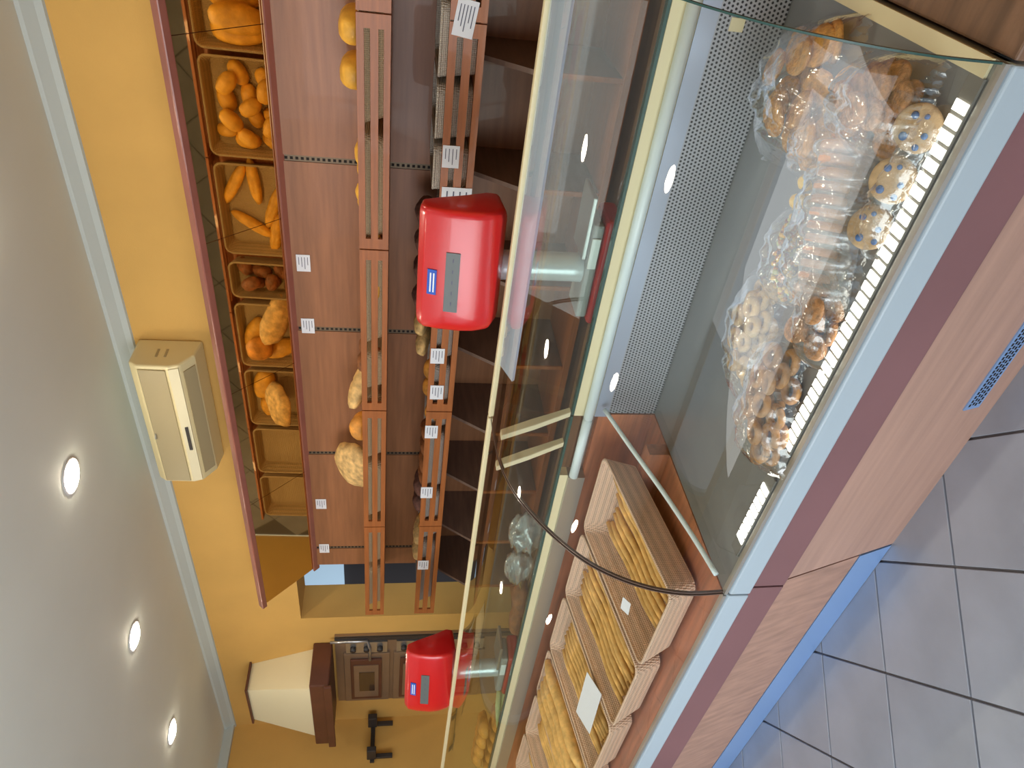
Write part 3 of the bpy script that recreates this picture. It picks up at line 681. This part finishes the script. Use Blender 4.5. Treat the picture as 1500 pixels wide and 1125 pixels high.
def disc(name, r, h, mt, wav=0, seed=0):
    prof = [(0.0, 0), (r * 0.95, 0), (r, h * 0.4), (r * 0.97, h * 0.82), (r * 0.86, h), (r * 0.4, h * 1.04), (0.0, h * 0.98)]; g = G().lathe(prof, n=26)
    g.V = [(x * (1 + wav * math.cos(9 * math.atan2(y, x)) + 0.05 * fn(x * 30 + seed, y * 30, 0)), y * (1 + wav * math.cos(9 * math.atan2(y, x)) + 0.05 * fn(x * 30, y * 30 + seed, 1)), z) for x, y, z in g.V]
    o = g.obj(name, mt, None, True); COL.objects.unlink(o); return o
def torus(name, r, q, mt):
    g = G().tube([(r * math.cos(a * 2 * PI / 20), r * math.sin(a * 2 * PI / 20), q) for a in range(21)], q, 9, False); o = g.obj(name, mt, None, True); COL.objects.unlink(o); return o
CK = disc('biscuit', 0.042, 0.013, 'cookie', 0.03, 1); CB = disc('biscuit', 0.030, 0.014, 'cookie_brown', 0.0, 2)
CP = disc('biscuit', 0.036, 0.016, 'cookie_peach', 0.02, 3); CT = disc('biscuit', 0.047, 0.013, 'cookie_tan', 0.0, 4)
TR = torus('ring_biscuit', 0.019, 0.0095, 'tarallo'); TB = torus('ring_biscuit', 0.023, 0.0095, 'tarallo_brown')
def fill(src, n, cx, cy, lx, ly, rz, step, md, layers, label, group, tilt=0.25, name=None):
    c, s_ = math.cos(rz), math.sin(rz); out = []
    for l in range(layers):
        k = 1 - 0.16 * l; pts = []; tries = 0; want = n if l == 0 else int(n * k * k)
        while len(pts) < want and tries < 3000:
            tries += 1; u, v = R.uniform(-1, 1) * lx * k, R.uniform(-1, 1) * ly * k
            if (abs(u) / (lx * k)) ** 3 + (abs(v) / (ly * k)) ** 3 > 1: continue
            if all(math.hypot(u - a, v - b_) > md for a, b_ in pts): pts.append((u, v))
        for u, v in pts:
            out.append(place(src, (cx + u * c - v * s_, cy + u * s_ + v * c, Zd + 0.004 + l * step + (R.uniform(0, 0.004))), (R.uniform(-tilt, tilt), R.uniform(-tilt, tilt), R.uniform(0, 6.28)), R.uniform(0.92, 1.06), label, 'biscuit', group, name))
    return out
# A: big golden biscuits next to the perforated steel
film_bag(1.530, 0.435, 0.170, 0.160, 0.115, 0.35, 'clear bag of big golden round biscuits beside the perforated steel back', 1)
fill(CK, 8, 1.535, 0.430, 0.115, 0.115, 0.35, 0.024, 0.078, 4, 'big golden round biscuit in the bag beside the perforated steel', 'big golden biscuits', 0.3)
film_bag(1.40, 0.50, 0.085, 0.075, 0.085, 0.6, 'small clear bag of golden biscuits between the big biscuit bag and the ribbed tray', 9)
fill(CK, 4, 1.40, 0.50, 0.05, 0.045, 0.6, 0.022, 0.06, 3, 'golden biscuit in the small bag between big bag and tray', 'golden biscuits in the small bag', 0.25)
# B: small brown biscuits
film_bag(1.255, 0.365, 0.125, 0.098, 0.11, 0.2, 'clear bag of small brown biscuits next to the glass end', 2)
fill(CB, 12, 1.255, 0.360, 0.085, 0.062, 0.2, 0.022, 0.050, 4, 'small brown biscuit in the bag next to the glass end', 'small brown biscuits', 0.3)
# E: flat biscuits with blue icing dots along the glass
film_bag(1.122, 0.46, 0.034, 0.15, 0.05, -0.02, 'clear bag of flat biscuits with blue icing dots along the front glass', 3)
for k, y in enumerate((0.36, 0.455, 0.55)):
    t = thing('iced_biscuit', 'flat pale biscuit dotted with blue icing behind the led bar', 'biscuit', (1.140, y, Zd + 0.016), 0.3 * k, 'biscuits with blue icing'); t.rotation_euler = (0, -0.55, 0.3 * k)
    b0 = CT.copy(); COL.objects.link(b0); b0.parent = t; b0.name = 'biscuit_base'; b0.scale = (0.9, 0.9, 0.9)
    for qx, qy, qr in ((0.012, -0.02, 0.007), (-0.018, 0.006, 0.006), (0.016, 0.018, 0.008), (-0.008, -0.024, 0.005), (-0.012, 0.028, 0.006)):
        G().lathe([(0, 0), (qr, 0), (qr * 0.85, 0.003), (0, 0.004)], (qx, qy, 0.0115), 12).obj('icing_dot', 'icing_blue', t, True, world=False)
# C: ribbed plastic tray with peach biscuits on edge
tc_ = thing('biscuit_tray', 'ribbed white plastic tray of peach biscuits in the middle of the deck', 'tray', (1.245, 0.60, Zd), 0.42)
V = []; F = []; ny = 96; na = 14
for j in range(ny + 1):
    y = -0.165 + 0.33 * j / ny; rr = 0.066 + 0.006 * math.copysign(abs(math.sin(j * PI / 8)) ** 0.5, math.sin(j * PI / 8))
    for i in range(na + 1):
        a = PI * i / na; V.append((rr * 1.05 * math.cos(a), y, 0.003 + rr * 1.15 * math.sin(a)))
for j in range(ny):
    for i in range(na): F.append((j * (na + 1) + i, j * (na + 1) + i + 1, (j + 1) * (na + 1) + i + 1, (j + 1) * (na + 1) + i))
add('ribbed_cover', V, F, 'tray_plastic', tc_, True, world=False)
bevel(G().box(-0.07, 0.07, -0.17, 0.17, 0.0, 0.003).obj('tray_base', 'tray_plastic', tc_, world=False), 0.001)
for j in range(12):
    yl = -0.145 + j * 0.026; p = tc_.matrix_basis @ Vector((0, 0, 0)); c, s_ = math.cos(0.42), math.sin(0.42)
    place(CP, (1.245 - yl * s_, 0.60 + yl * c, Zd + 0.0415), (PI / 2 + 0.12, 0, 0.42), 0.98, 'peach biscuit standing on edge in the ribbed plastic tray', 'biscuit', 'peach biscuits in the tray')
film_bag(1.235, 0.61, 0.105, 0.185, 0.105, 0.42, 'clear bag wrapped round the ribbed biscuit tray', 4)
# D: coloured sweets
film_bag(1.352, 0.735, 0.062, 0.12, 0.075, 0.42, 'clear bag of tiny coloured sweets against the grey deck', 5)
g = G(); cols = ['sprinkle', 'candy_yellow', 'icing_white', 'band_red', 'celery']; gs = [G() for _ in cols]
for k in range(420):
    u, v = R.uniform(-1, 1), R.uniform(-1, 1)
    if u * u + v * v > 1: continue
    c, s_ = math.cos(0.42), math.sin(0.42); lx, ly = 0.045 * u, 0.10 * v
    x, y = 1.352 + lx * c - ly * s_, 0.735 + lx * s_ + ly * c; z = Zd + 0.003 + R.random() * 0.045 * (1 - u * u * 0.8) * (1 - v * v * .8); r_ = R.uniform(0.004, 0.007)
    gs[R.choice((0, 0, 0, 1, 1, 2, 3, 4))].lathe([(0, 0), (r_ * .8, r_ * .4), (r_, r_), (r_ * .7, r_ * 1.7), (0, r_ * 2)], (x, y, z), 7)
sw = thing('coloured_sweets', 'heap of tiny coloured sweets inside the clear bag', 'sweets', (1.352, 0.735, Zd)); sw['kind'] = 'stuff'
for gq, mq in zip(gs, cols): gq.obj('sweets', mq, sw, True)['kind'] = 'stuff'
for x, y, r_ in ((1.395, 0.575, 0.020), (1.405, 0.625, 0.018), (1.375, 0.61, 0.017)):
    o = G().lathe([(0, 0), (r_ * .8, r_ * .25), (r_, r_), (r_ * .75, r_ * 1.65), (r_ * .3, r_ * 1.95), (0, r_ * 2)], n=18).obj('yellow_sweet', 'candy_yellow', None, True)
    o.location = (x, y, Zd + 0.001); tag(o, 'round yellow sweet between the sweets bag and the ribbed tray', 'sweet', 'round yellow sweets')
# F: pale ring biscuits, G: brown ring biscuits, H: long grey bag
film_bag(1.345, 0.965, 0.095, 0.18, 0.09, 0.38, 'crinkled clear bag of pale ring biscuits against the grey deck', 6)
fill(TR, 20, 1.345, 0.965, 0.062, 0.13, 0.38, 0.0205, 0.046, 3, 'small pale ring biscuit in the crinkled bag', 'pale ring biscuits', 0.14)
film_bag(1.185, 1.03, 0.092, 0.18, 0.095, 0.40, 'clear bag of brown ring biscuits at the open end of the deck', 7)
fill(TB, 20, 1.185, 1.03, 0.066, 0.138, 0.40, 0.0205, 0.050, 3, 'brown ring biscuit in the bag at the open end of the deck', 'brown ring biscuits', 0.14)
film_bag(1.158, 0.755, 0.060, 0.13, 0.075, 0.35, 'clear bag of tan biscuits between the tray and the ring biscuits', 8)
fill(CB, 9, 1.158, 0.755, 0.040, 0.095, 0.35, 0.022, 0.052, 3, 'tan biscuit in the bag between tray and ring biscuits', 'tan biscuits', 0.4)

# ------------------------------------------------------------------ goods on the far service ledge
def ledge_bag(x, y, s_, label, seed):
    V = []; F = []; nu, nv = 26, 18
    for j in range(nv + 1):
        th = PI * j / nv - PI / 2
        for i in range(nu):
            ph = 2 * PI * i / nu; k = 1 + 0.7 * fn(math.cos(ph) * 3 + seed, math.sin(ph) * 3, th * 3)
            V.append((math.cos(ph) * math.cos(th) * 0.07 * k * s_, math.sin(ph) * math.cos(th) * 0.10 * k * s_, (math.sin(th) + 1) * 0.075 * s_))
    for j in range(nv):
        for i in range(nu): F.append((j * nu + i, j * nu + (i + 1) % nu, (j + 1) * nu + (i + 1) % nu, (j + 1) * nu + i))
    o = add('plastic_bag', V, F, 'tray_plastic', None, True, world=False); o.location = (x, y, 0.851); return tag(o, label, 'bag', 'bags on the far ledge')
ledge_bag(1.93, 2.45, 1.0, 'crumpled white plastic bag on the service ledge', 1)
ledge_bag(1.95, 2.72, 0.9, 'smaller crumpled plastic bag beside the brown loaf on the ledge', 2)
for y, s_ in ((2.95, 1.0), (3.13, 0.9)): place(L_TAN, (1.93, y, 0.852), (0, 0, 0.3), s_, 'brown loaf on the service ledge before the far scale', 'bread', 'brown loaves on the ledge')
for k in range(5):
    o = G().tube([(0, -0.11, 0), (0, 0, 0.004), (0, 0.11, 0)], [0.010, 0.013, 0.009], 8).obj('pale_stick', 'celery', None, True); o.location = (1.85 + (k % 3) * 0.03, 3.86 + 0.012 * k, 0.865 + 0.026 * (k // 3)); o.rotation_euler = (0, 0, 0.2 + 0.1 * k)
    tag(o, 'pale green wrapped breadstick on the ledge past the far scale', 'bread', 'pale green sticks on the ledge')
pb = loaf_mesh('pastry', 0.05, 0.08, 0.04, 'crust', 12, 3)
for k, y in enumerate((4.06, 4.20, 4.34, 4.48, 4.60, 4.13, 4.27, 4.41, 4.54)): place(pb, (1.88, y, 0.852 + 0.075 * (k // 5)), (0, 0, PI / 2 + 0.1 * k), 1.15, 'golden pastry at the far end of the service ledge', 'bread', 'pastries on the far ledge')

# ------------------------------------------------------------------ oven, hood, rack
ov = thing('deck_oven', 'steel deck oven with two windows and knob column under the hood', 'oven', (2.97, 5.45, 0))
OX = 2.975
box('body', (OX, Xw - 0.001, 4.98, 5.96, 0.0, 1.90), 'oven', ov)
box('side_rail', (OX - 0.012, OX - 0.001, 4.985, 5.03, 0.05, 1.90), 'dark', ov)
for (za, zb_) in ((1.49, 1.84), (1.12, 1.46), (0.75, 1.09)):
    bevel(G().box(OX - 0.022, OX - 0.001, 5.20, 5.93, za, zb_).obj('deck_frame', 'oven', ov), 0.004)
    d = bevel(G().box(OX - 0.040, OX - 0.0225, 5.26, 5.87, za + 0.06, zb_ - 0.05).obj('oven_door', 'dark_wood', ov), 0.006)
    box('inner_frame', (OX - 0.046, OX - 0.0405, 5.33, 5.82, za + 0.085, zb_ - 0.075), 'oven', d)
    box('window', (OX - 0.05, OX - 0.0465, 5.43, 5.72, za + 0.115, zb_ - 0.115), 'oven_glass', d)
    cp = box('control_panel', (OX - 0.02, OX - 0.001, 5.04, 5.185, za + 0.02, zb_ - 0.02), 'steel', ov)
    for q in range(3):
        kz = za + 0.075 + q * (zb_ - za - 0.15) / 2
        k = G().tube([(OX - 0.0205, 5.11, kz), (OX - 0.05, 5.11, kz)], 0.022, 14).obj('knob', 'dark', cp, True)
hd = thing('oven_hood', 'cream plastered oven hood on a dark wood base high on the wall', 'hood', (2.85, 5.65, 1.9))
V = [(Xw - 0.001, 5.18, 2.06), (2.685, 5.18, 2.06), (2.685, 5.93, 2.06), (Xw - 0.001, 5.93, 2.06), (Xw - 0.001, 5.36, 2.53), (2.79, 5.36, 2.53), (2.79, 5.82, 2.53), (Xw - 0.001, 5.82, 2.53)]
add('plaster_cone', V, [(0, 1, 2, 3), (4, 5, 6, 7), (0, 1, 5, 4), (1, 2, 6, 5), (2, 3, 7, 6), (3, 0, 4, 7)], 'cream_light', hd)
bevel(G().box(2.655, Xw - 0.001, 5.09, 6.02, 1.92, 2.059).obj('wood_base', 'dark_wood', hd), 0.01)
bevel(G().box(2.63, 2.6545, 5.08, 6.03, 1.90, 1.955).obj('base_moulding', 'dark_wood', hd), 0.006)
box('top_moulding', (2.77, Xw - 0.001, 5.33, 5.85, 2.5305, 2.545), 'dark_wood', hd)
G().tube([(2.955, 5.02, 1.93), (2.955, 5.02, 1.66), (2.94, 5.12, 1.64), (2.93, 5.25, 1.64)], 0.012, 8).obj('pipe', 'steel', hd, True)
hk = thing('wall_rack', 'dark metal wall rack with two prongs on the far yellow wall', 'rack', (2.75, Yf, 1.55))
box('backplate', (2.62, 3.0, Yf - 0.022, Yf - 0.001, 1.60, 1.635), 'dark', hk, 0.003)
for x, w_ in ((2.93, 0.05), (2.66, 0.045)):
    box('prong', (x - w_ / 2, x + w_ / 2, Yf - 0.18, Yf - 0.0225, 1.585, 1.66), 'dark', hk, 0.006)
    box('hook', (x - 0.018, x + 0.018, Yf - 0.05, Yf - 0.0225, 1.45, 1.584), 'dark', hk, 0.004)
